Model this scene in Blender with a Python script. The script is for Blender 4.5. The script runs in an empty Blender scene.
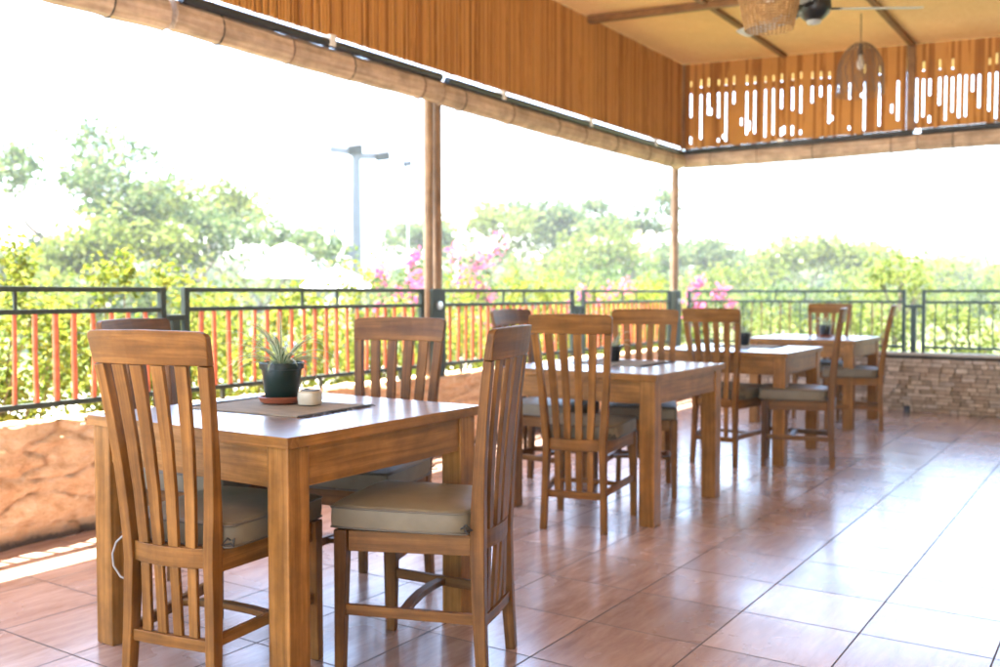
import bpy, bmesh, math, random
from mathutils import Vector, Matrix, noise as mn
R = math.radians
C = bpy.context.scene.collection
SC = bpy.context.scene

# ------------------------------------------------------------------ camera, sky, sun, exposure
CAM_H = 1.16
YAW, PITCH = math.atan(639/960), math.atan(40.5/960)
cam_d = bpy.data.cameras.new('camera'); cam = bpy.data.objects.new('camera', cam_d); C.objects.link(cam)
cam.location = (0, 0, CAM_H)
fwd = Vector((math.cos(YAW)*math.cos(PITCH), math.sin(YAW)*math.cos(PITCH), -math.sin(PITCH)))
cam.rotation_euler = fwd.to_track_quat('-Z', 'Y').to_euler()
cam_d.sensor_width = 36; cam_d.lens = 34.56
cam_d.clip_start = 0.05; cam_d.clip_end = 2000
cam_d.dof.use_dof = True; cam_d.dof.focus_distance = 2.35; cam_d.dof.aperture_fstop = 3.2
SC.camera = cam

SUN = Vector((-0.10, 0.30, 1.0)).normalized()          # towards the sun
EL, AZ = math.asin(SUN.z), math.atan2(SUN.x, SUN.y)
w = bpy.data.worlds.new('World'); SC.world = w; w.use_nodes = True
nt = w.node_tree; nt.nodes.clear()
out = nt.nodes.new('ShaderNodeOutputWorld'); bg = nt.nodes.new('ShaderNodeBackground'); sky = nt.nodes.new('ShaderNodeTexSky')
sky.sky_type = 'NISHITA'; sky.sun_disc = False; sky.sun_elevation = EL; sky.sun_rotation = AZ
sky.air_density = 1.0; sky.dust_density = 1.3; sky.ozone_density = 1.0
bg.inputs['Strength'].default_value = 0.15
nt.links.new(sky.outputs[0], bg.inputs[0]); nt.links.new(bg.outputs[0], out.inputs[0])
sun_d = bpy.data.lights.new('sun', 'SUN'); sun = bpy.data.objects.new('sun', sun_d); C.objects.link(sun)
sun_d.energy = 5.0; sun_d.angle = R(0.5); sun_d.color = (1, .95, .86)
sun.rotation_euler = (-SUN).to_track_quat('-Z', 'Y').to_euler(); sun.location = (0, 8, 12)

SC.view_settings.view_transform = 'Standard'; SC.view_settings.look = 'None'
SC.view_settings.gamma = 1; SC.view_settings.use_curve_mapping = False
SC.view_settings.exposure = 3.62
SC.render.engine = 'CYCLES'
cy = SC.cycles
cy.use_denoising = True
try: cy.denoiser = 'OPENIMAGEDENOISE'
except Exception: pass
cy.max_bounces = 8; cy.diffuse_bounces = 5; cy.glossy_bounces = 4; cy.transmission_bounces = 6; cy.transparent_max_bounces = 8
cy.caustics_reflective = False; cy.caustics_refractive = False
cy.sample_clamp_indirect = 12

# ------------------------------------------------------------------ mesh helper
def V(*a): return Vector(a)
class MB:
    def __init__(s): s.v = []; s.f = []; s.uv = []; s.rnd = random.Random(len(bpy.data.meshes))
    def quad(s, pts, uvs=None):
        i = len(s.v); s.v += [tuple(p) for p in pts]; s.f.append(tuple(range(i, i+len(pts))))
        s.uv.append(uvs or [(0, 0)]*len(pts))
    def rings(s, rings, closed=True, cap=True, us=None):
        """skin successive rings of points"""
        n = len(rings[0]); base = len(s.v)
        for r in rings: s.v += [tuple(p) for p in r]
        u0, v0 = s.rnd.random()*20, s.rnd.random()*20
        if us is None:
            us = [0]
            for a, b in zip(rings, rings[1:]): us.append(us[-1] + (Vector(a[0])-Vector(b[0])).length)
        vs = [0]
        rr = rings[0]
        for k in range(n): vs.append(vs[-1] + (Vector(rr[k])-Vector(rr[(k+1) % n])).length)
        m = n if closed else n-1
        for i in range(len(rings)-1):
            for k in range(m):
                k2 = (k+1) % n
                s.f.append((base+i*n+k, base+i*n+k2, base+(i+1)*n+k2, base+(i+1)*n+k))
                s.uv.append([(u0+us[i], v0+vs[k]), (u0+us[i], v0+vs[k+1]), (u0+us[i+1], v0+vs[k+1]), (u0+us[i+1], v0+vs[k])])
        if cap and closed:
            for i, rev in ((0, True), (len(rings)-1, False)):
                idx = [base+i*n+k for k in range(n)]
                uv = [(u0+us[i]+.01*k, v0+vs[k]) for k in range(n)]
                if rev: idx.reverse(); uv.reverse()
                s.f.append(tuple(idx)); s.uv.append(uv)
    def sweep(s, path, w, t, side=(0, 1, 0)):
        path = [Vector(p) for p in path]; n = len(path); side = Vector(side); rings = []
        for i, p in enumerate(path):
            tan = (path[min(i+1, n-1)]-path[max(i-1, 0)]).normalized()
            sd = (side-tan*side.dot(tan)).normalized(); nm = sd.cross(tan)
            ww = w[i] if isinstance(w, (list, tuple)) else w
            tt = t[i] if isinstance(t, (list, tuple)) else t
            a, b = sd*ww/2, nm*tt/2
            rings.append([p+a+b, p-a+b, p-a-b, p+a-b])
        s.rings(rings)
    def box(s, c, d):
        c = Vector(c); d = list(d); ax = d.index(max(d)); h = V(0, 0, 0); h[ax] = d[ax]/2
        sa = (ax+1) % 3; sd = V(0, 0, 0); sd[sa] = 1; tan = h.normalized(); nm = sd.cross(tan)
        s.sweep([c-h, c+h], d[sa], d[(ax+2) % 3], sd)
    def tube(s, path, r, seg=8, cap=True):
        path = [Vector(p) for p in path]; n = len(path); rings = []; ref = None
        for i, p in enumerate(path):
            tan = (path[min(i+1, n-1)]-path[max(i-1, 0)]).normalized()
            if ref is None: ref = V(0, 0, 1) if abs(tan.z) < .9 else V(1, 0, 0)
            a = (ref-tan*ref.dot(tan)).normalized(); b = tan.cross(a); ref = a
            rr = r[i] if isinstance(r, (list, tuple)) else r
            rings.append([p+a*rr*math.cos(q)+b*rr*math.sin(q) for q in (2*math.pi*k/seg for k in range(seg))])
        s.rings(rings, cap=cap)
    def lathe(s, prof, c=(0, 0, 0), seg=24, cap=True):
        c = Vector(c)
        s.rings([[c+V(r*math.cos(q), r*math.sin(q), z) for q in (2*math.pi*k/seg for k in range(seg))] for r, z in prof], cap=cap)
    def build(s, name, mat, parent=None, bevel=0, smooth=False, loc=None, recalc=True, seg=2):
        me = bpy.data.meshes.new(name); me.from_pydata(s.v, [], s.f)
        ul = me.uv_layers.new(name='UVMap'); flat = [c for f in s.uv for q in f for c in q]
        ul.data.foreach_set('uv', flat)
        if recalc:
            b = bmesh.new(); b.from_mesh(me); bmesh.ops.recalc_face_normals(b, faces=b.faces); b.to_mesh(me); b.free()
        if smooth:
            me.polygons.foreach_set('use_smooth', [True]*len(me.polygons))
            if smooth == 'auto':
                try: me.set_sharp_from_angle(angle=R(40))
                except Exception: pass
        me.materials.append(mat)
        o = bpy.data.objects.new(name, me); C.objects.link(o)
        if parent: o.parent = parent
        if loc: o.location = loc
        if bevel:
            m = o.modifiers.new('bevel', 'BEVEL'); m.width = bevel; m.segments = seg; m.limit_method = 'ANGLE'; m.angle_limit = R(35)
        return o

def tag(o, label, cat, group=None, kind=None):
    o['label'] = label; o['category'] = cat
    if group: o['group'] = group
    if kind: o['kind'] = kind
    return o
def thing(name, label, cat, loc=(0, 0, 0), rz=0, group=None):
    o = bpy.data.objects.new(name, None); C.objects.link(o); o.location = loc; o.rotation_euler = (0, 0, rz)
    o.empty_display_size = .1
    return tag(o, label, cat, group)
def structure(o, label=None):
    o['kind'] = 'structure'
    if label: o['label'] = label
    return o
def copy_tree(o, parent=None):
    c = o.copy(); C.objects.link(c)
    if parent: c.parent = parent
    for ch in list(o.children): copy_tree(ch, c)
    return c

# ------------------------------------------------------------------ materials
def new_mat(name):
    m = bpy.data.materials.new(name); m.use_nodes = True; n = m.node_tree; n.nodes.clear()
    o = n.nodes.new('ShaderNodeOutputMaterial'); return m, n, o
def N(n, t, **kw):
    x = n.nodes.new(t)
    for k, v in kw.items():
        if k.startswith('i_'): x.inputs[k[2:].replace('_', ' ')].default_value = v
        else: setattr(x, k, v)
    return x
def L(n, a, b): n.links.new(a, b)
def ramp(n, stops):
    r = n.nodes.new('ShaderNodeValToRGB'); e = r.color_ramp.elements
    while len(e) < len(stops): e.new(.5)
    for q, (p, c) in zip(e, stops): q.position = p; q.color = (*c, 1)
    return r
def principled(n, o, rough=.5, spec=.5):
    p = n.nodes.new('ShaderNodeBsdfPrincipled'); p.inputs['Roughness'].default_value = rough
    p.inputs['Specular IOR Level'].default_value = spec; L(n, p.outputs[0], o.inputs[0]); return p
def plain(name, col, rough=.5, var=.15, scale=12, bump=.0, metal=0, spec=.5):
    m, n, o = new_mat(name); p = principled(n, o, rough, spec); p.inputs['Metallic'].default_value = metal
    tc = N(n, 'ShaderNodeTexCoord'); ns = N(n, 'ShaderNodeTexNoise'); ns.inputs['Scale'].default_value = scale; ns.inputs['Detail'].default_value = 6
    L(n, tc.outputs['Object'], ns.inputs['Vector'])
    r = ramp(n, [(.25, tuple(c*(1-var) for c in col)), (.75, tuple(min(1, c*(1+var)) for c in col))])
    L(n, ns.outputs['Fac'], r.inputs[0]); L(n, r.outputs[0], p.inputs['Base Color'])
    if bump:
        b = N(n, 'ShaderNodeBump'); b.inputs['Strength'].default_value = bump; b.inputs['Distance'].default_value = .01
        L(n, ns.outputs['Fac'], b.inputs['Height']); L(n, b.outputs[0], p.inputs['Normal'])
    return m
def wood(name, dark, mid, light, rough=.38, coat=.0, grain=1.0, spec=.5, coat_r=.12, isl=.22, wear=1.0):
    """grain runs along U of each piece"""
    m, n, o = new_mat(name); p = principled(n, o, rough, spec)
    uv = N(n, 'ShaderNodeUVMap'); mp = N(n, 'ShaderNodeMapping'); mp.inputs['Scale'].default_value = (2.2*grain, 48*grain, 1)
    L(n, uv.outputs[0], mp.inputs[0])
    a = N(n, 'ShaderNodeTexNoise'); a.inputs['Scale'].default_value = 1.0; a.inputs['Detail'].default_value = 8; a.inputs['Distortion'].default_value = .6
    L(n, mp.outputs[0], a.inputs['Vector'])
    mp2 = N(n, 'ShaderNodeMapping'); mp2.inputs['Scale'].default_value = (8*grain, 220*grain, 1); L(n, uv.outputs[0], mp2.inputs[0])
    b = N(n, 'ShaderNodeTexNoise'); b.inputs['Scale'].default_value = 1.0; b.inputs['Detail'].default_value = 3
    L(n, mp2.outputs[0], b.inputs['Vector'])
    mx = N(n, 'ShaderNodeMath', operation='MULTIPLY_ADD'); mx.inputs[1].default_value = .30; L(n, b.outputs['Fac'], mx.inputs[0]); L(n, a.outputs['Fac'], mx.inputs[2])
    g = N(n, 'ShaderNodeNewGeometry')
    ad = N(n, 'ShaderNodeMath', operation='MULTIPLY_ADD'); ad.inputs[1].default_value = isl; L(n, g.outputs['Random Per Island'], ad.inputs[0]); L(n, mx.outputs[0], ad.inputs[2])
    r = ramp(n, [(.14, dark), (.66 + max(0, isl-.3)*.5, mid), (1.0, light)]); L(n, ad.outputs[0], r.inputs[0])
    tc = N(n, 'ShaderNodeTexCoord'); wr = N(n, 'ShaderNodeTexNoise'); wr.inputs['Scale'].default_value = 7; wr.inputs['Detail'].default_value = 7; wr.inputs['Roughness'].default_value = .65; L(n, tc.outputs['Object'], wr.inputs['Vector'])
    hv = N(n, 'ShaderNodeHueSaturation'); vr = N(n, 'ShaderNodeMapRange'); vr.inputs['From Min'].default_value = .3; vr.inputs['From Max'].default_value = .7; vr.inputs['To Min'].default_value = 1-.34*wear; vr.inputs['To Max'].default_value = 1+.30*wear
    L(n, wr.outputs['Fac'], vr.inputs[0]); L(n, vr.outputs[0], hv.inputs['Value']); L(n, r.outputs[0], hv.inputs['Color']); L(n, hv.outputs[0], p.inputs['Base Color'])
    rr = N(n, 'ShaderNodeMapRange'); rr.inputs['To Min'].default_value = rough-.08; rr.inputs['To Max'].default_value = rough+.12
    L(n, a.outputs['Fac'], rr.inputs[0]); L(n, rr.outputs[0], p.inputs['Roughness'])
    bp = N(n, 'ShaderNodeBump'); bp.inputs['Strength'].default_value = .12; bp.inputs['Distance'].default_value = .003
    L(n, b.outputs['Fac'], bp.inputs['Height']); L(n, bp.outputs[0], p.inputs['Normal'])
    if coat: p.inputs['Coat Weight'].default_value = coat; p.inputs['Coat Roughness'].default_value = coat_r
    return m
def leafy(name, cols, trans=.5, rough=.45):
    m, n, o = new_mat(name)
    g = N(n, 'ShaderNodeNewGeometry'); r = ramp(n, [(i/(len(cols)-1), c) for i, c in enumerate(cols)]); L(n, g.outputs['Random Per Island'], r.inputs[0])
    p = n.nodes.new('ShaderNodeBsdfPrincipled'); p.inputs['Roughness'].default_value = .6; p.inputs['Specular IOR Level'].default_value = .12; L(n, r.outputs[0], p.inputs['Base Color'])
    t = N(n, 'ShaderNodeBsdfTranslucent'); L(n, r.outputs[0], t.inputs['Color'])
    mx = N(n, 'ShaderNodeMixShader'); mx.inputs[0].default_value = trans; L(n, p.outputs[0], mx.inputs[1]); L(n, t.outputs[0], mx.inputs[2]); L(n, mx.outputs[0], o.inputs[0])
    return m

M = {}
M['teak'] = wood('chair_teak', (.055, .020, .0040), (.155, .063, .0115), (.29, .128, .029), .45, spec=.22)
M['teak_shaded'] = wood('shaded_teak', (.032, .012, .0028), (.105, .042, .0088), (.21, .092, .022), .45, spec=.22)  # darker copy of the chair teak; shade is put into the colour
M['table_wood'] = wood('table_teak', (.07, .026, .0055), (.20, .084, .016), (.34, .155, .039), .42, spec=.25)
M['table_top'] = wood('table_top_teak', (.11, .055, .03), (.19, .10, .055), (.28, .16, .095), .30, coat=1.0, grain=.5, coat_r=.26)
M['beam'] = wood('beam_wood', (.10, .045, .016), (.19, .09, .032), (.28, .14, .055), .5)
M['post_wood'] = wood('post_wood', (.10, .055, .028), (.20, .115, .062), (.32, .20, .115), .5, spec=.3)
M['bamboo'] = wood('bamboo_slats', (.17, .065, .016), (.34, .138, .033), (.50, .235, .064), .6, spec=.2, isl=1.0, wear=.15)
M['blind'] = wood('blind_bamboo', (.30, .20, .145), (.42, .30, .225), (.55, .42, .33), .7, spec=.2)
M['rail_metal'] = plain('railing_paint', (.036, .045, .034), .55, .25, 9, .05, spec=.25)
M['rail_dark'] = plain('railing_dark_green', (.012, .032, .026), .4, .2, 9)
M['bar_red'] = plain('red_bamboo_bar', (.58, .13, .045), .5, .3, 30, .1)
M['bar_brown'] = plain('brown_stick', (.20, .09, .04), .6, .3, 30, .1)
M['black'] = plain('black_tube', (.02, .022, .026), .4, .2)
M['steel'] = plain('bright_steel', (.55, .56, .57), .35, .08, metal=.6)
M['cushion'] = plain('cushion_vinyl', (.15, .120, .074), .5, .2, 9, .35, spec=.3)
M['piping'] = plain('cushion_piping', (.09, .072, .048), .5, .15, 20)
M['cord'] = plain('white_cord', (.28, .26, .24), .6, .1)
M['tie'] = plain('dark_tie', (.03, .028, .025), .8, .2)
M['pot'] = plain('green_plastic_pot', (.004, .015, .012), .3, .25, 8)
M['pot_black'] = plain('black_plastic_pot', (.009, .011, .014), .35, .25, 8)
M['clay'] = plain('terracotta_saucer', (.23, .06, .025), .45, .2, 18)
M['soil'] = plain('potting_soil', (.06, .04, .025), .95, .6, 60, .6)
M['cap'] = plain('dark_jar_rim', (.035, .035, .035), .4, .2)
M['fan_black'] = plain('fan_motor_black', (.012, .014, .016), .35, .2)
M['fan_blade'] = plain('fan_blade_grey', (.42, .45, .48), .35, .08)
M['white_paint'] = plain('white_paint', (.78, .78, .78), .4, .04)
M['canvas'] = plain('white_canvas', (.80, .80, .78), .8, .03)
M['pole_grey'] = plain('galvanised_pole', (.10, .107, .115), .45, .12, 4)
M['lamp_dark'] = plain('floodlight_housing', (.012, .018, .03), .4, .2)
M['wicker'] = plain('wicker_cane', (.34, .19, .075), .6, .35, 25)
M['wire'] = plain('brown_wire', (.16, .10, .07), .5, .2)
M['bark'] = plain('tree_bark', (.16, .12, .09), .9, .35, 6, .4)
M['twig'] = plain('twig', (.14, .10, .05), .8, .3)
M['lawn'] = None

# floor tiles ------------------------------------------------------
def floor_mat():
    m, n, o = new_mat('glazed_floor_tiles'); p = principled(n, o, .2, .5)
    g = N(n, 'ShaderNodeNewGeometry'); sx = N(n, 'ShaderNodeSeparateXYZ'); L(n, g.outputs['Position'], sx.inputs[0])
    def mth(op, a, b=None, c=None):
        x = N(n, 'ShaderNodeMath', operation=op)
        for i, q in enumerate((a, b, c)):
            if q is None: continue
            if isinstance(q, (int, float)): x.inputs[i].default_value = q
            else: L(n, q, x.inputs[i])
        return x.outputs[0]
    u = mth('DIVIDE', mth('SUBTRACT', sx.outputs[0], 2.966), .4); v = mth('DIVIDE', mth('SUBTRACT', sx.outputs[1], .769), .411)
    fu, fv = mth('FRACT', u), mth('FRACT', v)
    du = mth('MINIMUM', fu, mth('SUBTRACT', 1, fu)); dv = mth('MINIMUM', fv, mth('SUBTRACT', 1, fv)); d = mth('MINIMUM', du, dv)
    gr = N(n, 'ShaderNodeMapRange'); gr.inputs['From Min'].default_value = .0045; gr.inputs['From Max'].default_value = .0095; L(n, d, gr.inputs[0])
    cx = N(n, 'ShaderNodeCombineXYZ'); L(n, mth('FLOOR', u), cx.inputs[0]); L(n, mth('FLOOR', v), cx.inputs[1])
    wn = N(n, 'ShaderNodeTexWhiteNoise', noise_dimensions='2D'); L(n, cx.outputs[0], wn.inputs[0])
    # pattern inside a tile: offset the noise by the tile's random colour
    vm = N(n, 'ShaderNodeVectorMath', operation='MULTIPLY_ADD'); vm.inputs[1].default_value = (9, 9, 9); L(n, wn.outputs['Color'], vm.inputs[0]); L(n, g.outputs['Position'], vm.inputs[2])
    ns = N(n, 'ShaderNodeTexNoise'); ns.inputs['Scale'].default_value = 5; ns.inputs['Detail'].default_value = 9; ns.inputs['Roughness'].default_value = .68; ns.inputs['Distortion'].default_value = .3
    st = N(n, 'ShaderNodeMapping'); st.inputs['Scale'].default_value = (.7, 3.2, 1); L(n, vm.outputs[0], st.inputs[0]); L(n, st.outputs[0], ns.inputs['Vector'])
    r = ramp(n, [(.28, (.235, .132, .094)), (.5, (.335, .218, .17)), (.74, (.43, .315, .265))])
    L(n, ns.outputs['Fac'], r.inputs[0])
    hv = N(n, 'ShaderNodeHueSaturation'); L(n, r.outputs[0], hv.inputs['Color'])
    vr = N(n, 'ShaderNodeMapRange'); vr.inputs['To Min'].default_value = .80; vr.inputs['To Max'].default_value = 1.18; L(n, wn.outputs['Value'], vr.inputs[0]); L(n, vr.outputs[0], hv.inputs['Value'])
    mx = N(n, 'ShaderNodeMix', data_type='RGBA'); L(n, gr.outputs[0], mx.inputs['Factor']); mx.inputs['A'].default_value = (.06, .046, .04, 1); L(n, hv.outputs[0], mx.inputs['B'])
    L(n, mx.outputs['Result'], p.inputs['Base Color'])
    n2 = N(n, 'ShaderNodeTexNoise'); n2.inputs['Scale'].default_value = 2.2; n2.inputs['Detail'].default_value = 6; L(n, g.outputs['Position'], n2.inputs['Vector'])
    rr = N(n, 'ShaderNodeMapRange'); rr.inputs['From Min'].default_value = .3; rr.inputs['From Max'].default_value = .7; rr.inputs['To Min'].default_value = .18; rr.inputs['To Max'].default_value = .32
    L(n, n2.outputs['Fac'], rr.inputs[0])
    rg = mth('ADD', rr.outputs[0], mth('MULTIPLY', mth('SUBTRACT', 1, gr.outputs[0]), .5)); L(n, rg, p.inputs['Roughness'])
    n3 = N(n, 'ShaderNodeTexNoise'); n3.inputs['Scale'].default_value = 7; n3.inputs['Detail'].default_value = 2; L(n, vm.outputs[0], n3.inputs['Vector'])
    hh = mth('MULTIPLY_ADD', gr.outputs[0], .6, mth('MULTIPLY', n3.outputs['Fac'], .07))
    b = N(n, 'ShaderNodeBump'); b.inputs['Strength'].default_value = .25; b.inputs['Distance'].default_value = .004; L(n, hh, b.inputs['Height']); L(n, b.outputs[0], p.inputs['Normal'])
    L(n, mth('MULTIPLY', gr.outputs[0], .55), p.inputs['Coat Weight']); L(n, mth('MULTIPLY_ADD', gr.outputs[0], .30, .08), p.inputs['Specular IOR Level']); p.inputs['Coat Roughness'].default_value = .21; p.inputs['Coat IOR'].default_value = 1.5
    return m
M['floor'] = floor_mat()

def ceiling_mat():
    m, n, o = new_mat('woven_bamboo_mat'); p = principled(n, o, .6, .3)
    g = N(n, 'ShaderNodeNewGeometry')
    mp = N(n, 'ShaderNodeMapping'); mp.inputs['Rotation'].default_value = (0, 0, R(45)); L(n, g.outputs['Position'], mp.inputs[0])
    ck = N(n, 'ShaderNodeTexBrick'); ck.inputs['Scale'].default_value = 14; ck.inputs['Mortar Size'].default_value = .012
    ck.inputs['Color1'].default_value = (.90, .64, .33, 1); ck.inputs['Color2'].default_value = (.85, .56, .26, 1); ck.inputs['Mortar'].default_value = (.55, .33, .13, 1)
    L(n, mp.outputs[0], ck.inputs['Vector'])
    ns = N(n, 'ShaderNodeTexNoise'); ns.inputs['Scale'].default_value = 1.3; ns.inputs['Detail'].default_value = 5; L(n, g.outputs['Position'], ns.inputs['Vector'])
    hv = N(n, 'ShaderNodeHueSaturation'); vr = N(n, 'ShaderNodeMapRange'); vr.inputs['To Min'].default_value = .75; vr.inputs['To Max'].default_value = 1.25
    L(n, ns.outputs['Fac'], vr.inputs[0]); L(n, vr.outputs[0], hv.inputs['Value']); L(n, ck.outputs['Color'], hv.inputs['Color']); L(n, hv.outputs[0], p.inputs['Base Color'])
    return m
M['ceiling'] = ceiling_mat()
def ground_mat():
    m, n, o = new_mat('mown_grass_ground'); p = principled(n, o, .9, .2)
    g = N(n, 'ShaderNodeNewGeometry'); a = N(n, 'ShaderNodeTexNoise'); a.inputs['Scale'].default_value = .35; a.inputs['Detail'].default_value = 12; a.inputs['Roughness'].default_value = .7
    L(n, g.outputs['Position'], a.inputs['Vector'])
    r = ramp(n, [(.3, (.06, .085, .022)), (.55, (.10, .12, .035)), (.75, (.16, .15, .06))]); L(n, a.outputs['Fac'], r.inputs[0]); L(n, r.outputs[0], p.inputs['Base Color'])
    return m
M['ground'] = ground_mat()
def wall_mat(name, c0, c1, c2, zs):
    m, n, o = new_mat(name); p = principled(n, o, .85, .2)
    g = N(n, 'ShaderNodeNewGeometry'); mp = N(n, 'ShaderNodeMapping'); mp.inputs['Scale'].default_value = (1, 1, zs); L(n, g.outputs['Position'], mp.inputs[0])
    a = N(n, 'ShaderNodeTexNoise'); a.inputs['Scale'].default_value = 15; a.inputs['Detail'].default_value = 12; a.inputs['Roughness'].default_value = .72; L(n, mp.outputs[0], a.inputs['Vector'])
    r = ramp(n, [(.28, c0), (.5, c1), (.75, c2)]); L(n, a.outputs['Fac'], r.inputs[0])
    # darker, uneven-edged foot of the wall
    sx = N(n, 'ShaderNodeSeparateXYZ'); L(n, g.outputs['Position'], sx.inputs[0])
    ad = N(n, 'ShaderNodeMath', operation='MULTIPLY_ADD'); ad.inputs[1].default_value = -.08; L(n, a.outputs['Fac'], ad.inputs[0]); L(n, sx.outputs[2], ad.inputs[2])
    fr = N(n, 'ShaderNodeMapRange'); fr.inputs['From Min'].default_value = -.02; fr.inputs['From Max'].default_value = .035; L(n, ad.outputs[0], fr.inputs[0])
    mx = N(n, 'ShaderNodeMix', data_type='RGBA'); mx.inputs['A'].default_value = (.10, .07, .05, 1); L(n, fr.outputs[0], mx.inputs['Factor']); L(n, r.outputs[0], mx.inputs['B']); L(n, mx.outputs['Result'], p.inputs['Base Color'])
    b = N(n, 'ShaderNodeBump'); b.inputs['Strength'].default_value = .9; b.inputs['Distance'].default_value = .03; L(n, a.outputs['Fac'], b.inputs['Height']); L(n, b.outputs[0], p.inputs['Normal'])
    return m
M['orange_wall'] = wall_mat('orange_rough_plaster', (.58, .31, .15), (.80, .51, .29), (.88, .67, .46), 1.7)
def stone_mat():
    m, n, o = new_mat('stacked_stone'); p = principled(n, o, .85, .2)
    g = N(n, 'ShaderNodeNewGeometry'); r = ramp(n, [(0, (.30, .22, .15)), (.45, (.46, .35, .25)), (.8, (.58, .46, .34)), (1, (.40, .33, .27))]); L(n, g.outputs['Random Per Island'], r.inputs[0])
    a = N(n, 'ShaderNodeTexNoise'); a.inputs['Scale'].default_value = 30; a.inputs['Detail'].default_value = 6; L(n, g.outputs['Position'], a.inputs['Vector'])
    hv = N(n, 'ShaderNodeHueSaturation'); vr = N(n, 'ShaderNodeMapRange'); vr.inputs['To Min'].default_value = .6; vr.inputs['To Max'].default_value = 1.4
    L(n, a.outputs['Fac'], vr.inputs[0]); L(n, vr.outputs[0], hv.inputs['Value']); L(n, r.outputs[0], hv.inputs['Color']); L(n, hv.outputs[0], p.inputs['Base Color'])
    b = N(n, 'ShaderNodeBump'); b.inputs['Strength'].default_value = .5; b.inputs['Distance'].default_value = .01; L(n, a.outputs['Fac'], b.inputs['Height']); L(n, b.outputs[0], p.inputs['Normal'])
    return m
M['stone'] = stone_mat()
def weave_mat():
    m, n, o = new_mat('woven_placemat'); p = principled(n, o, .85, .2)
    uv = N(n, 'ShaderNodeTexCoord'); wv = N(n, 'ShaderNodeTexWave', wave_type='BANDS', bands_direction='Y'); wv.inputs['Scale'].default_value = 26; wv.inputs['Distortion'].default_value = 1.5; wv.inputs['Detail'].default_value = 3
    L(n, uv.outputs['Object'], wv.inputs['Vector'])
    mp = N(n, 'ShaderNodeMapping'); mp.inputs['Scale'].default_value = (120, 9, 1); w2 = N(n, 'ShaderNodeTexNoise'); w2.inputs['Scale'].default_value = 1; w2.inputs['Detail'].default_value = 5; L(n, uv.outputs['Object'], mp.inputs[0]); L(n, mp.outputs[0], w2.inputs['Vector'])
    mt = N(n, 'ShaderNodeMath', operation='MULTIPLY_ADD'); mt.inputs[1].default_value = .9; L(n, w2.outputs['Fac'], mt.inputs[0]); w4 = N(n, 'ShaderNodeMath', operation='MULTIPLY'); w4.inputs[1].default_value = .35; L(n, wv.outputs['Fac'], w4.inputs[0]); L(n, w4.outputs[0], mt.inputs[2])
    r = ramp(n, [(.15, (.04, .035, .03)), (.55, (.20, .17, .125)), (1, (.40, .34, .25))]); L(n, mt.outputs[0], r.inputs[0]); L(n, r.outputs[0], p.inputs['Base Color'])
    b = N(n, 'ShaderNodeBump'); b.inputs['Strength'].default_value = .6; b.inputs['Distance'].default_value = .002; L(n, wv.outputs['Fac'], b.inputs['Height']); L(n, b.outputs[0], p.inputs['Normal'])
    return m
M['mat'] = weave_mat()
M['ceramic'] = plain('cream_ceramic', (.42, .37, .28), .25, .12, 25)
def spider_mat():
    m, n, o = new_mat('variegated_leaf'); p = principled(n, o, .4, .4)
    uv = N(n, 'ShaderNodeUVMap'); sx = N(n, 'ShaderNodeSeparateXYZ'); L(n, uv.outputs[0], sx.inputs[0])
    r = ramp(n, [(0, (.55, .60, .42)), (.27, (.55, .60, .40)), (.36, (.05, .12, .03)), (.64, (.06, .14, .035)), (.73, (.55, .60, .40))]); L(n, sx.outputs[0], r.inputs[0]); L(n, r.outputs[0], p.inputs['Base Color'])
    t = N(n, 'ShaderNodeBsdfTranslucent'); L(n, r.outputs[0], t.inputs['Color']); mx = N(n, 'ShaderNodeMixShader'); mx.inputs[0].default_value = .3
    L(n, p.outputs[0], mx.inputs[1]); L(n, t.outputs[0], mx.inputs[2]); L(n, mx.outputs[0], o.inputs[0])
    return m
M['spider'] = spider_mat()
M['hedge'] = leafy('lime_hedge_leaves', [(.08, .12, .014), (.15, .19, .02), (.23, .235, .026), (.10, .15, .018), (.28, .26, .04)], .5)
M['bush_green'] = leafy('green_bush_leaves', [(.03, .06, .018), (.055, .09, .022), (.09, .125, .03), (.04, .075, .02)], .45)
M['tree_grey'] = leafy('greyish_tree_leaves', [(.05, .075, .045), (.08, .11, .05), (.12, .14, .06), (.17, .18, .07)], .4)
M['tree_green'] = leafy('tree_leaves', [(.04, .07, .03), (.07, .11, .035), (.11, .15, .05), (.15, .17, .06)], .4)
M['tree_lime'] = leafy('light_tree_leaves', [(.075, .11, .02), (.12, .155, .027), (.17, .19, .04), (.10, .135, .025)], .45)
M['pink'] = leafy('pink_bracts', [(.50, .05, .19), (.55, .10, .26), (.58, .16, .30), (.45, .04, .14)], .35)

# ------------------------------------------------------------------ the setting
YW, XW = 4.25, 10.0           # inner faces of the two low walls
rd = random.Random(7)
b = MB(); b.quad([(-600, -600, -.16), (600, -600, -.16), (600, 600, -.16), (-600, 600, -.16)])
structure(b.build('ground', M['ground'], recalc=False))
b = MB(); b.box((2.95, -.1, -.09), (14.5, 9.2, .18)); structure(b.build('floor', M['floor']))

b = MB(); b.box((-19.6, 0, -.13), (30, 60, .05)); structure(b.build('bounce_pavement', plain('bounce_paving', (.60, .57, .52), .8, .12, 3)))  # unseen paving, added to bounce sunlight onto ceiling and wall
pv = plain('pale_bounce_gravel', (.46, .42, .35), .9, .2, 14)
for c_, d_ in (((5.5, 9.9, -.14), (23, 2.8, .03)), ((15.6, .3, -.14), (2.2, 16.2, .03))):  # long band behind the hedge is added to bounce sun onto the ceiling
    b = MB(); b.box(c_, d_); structure(b.build('path', pv))
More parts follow.
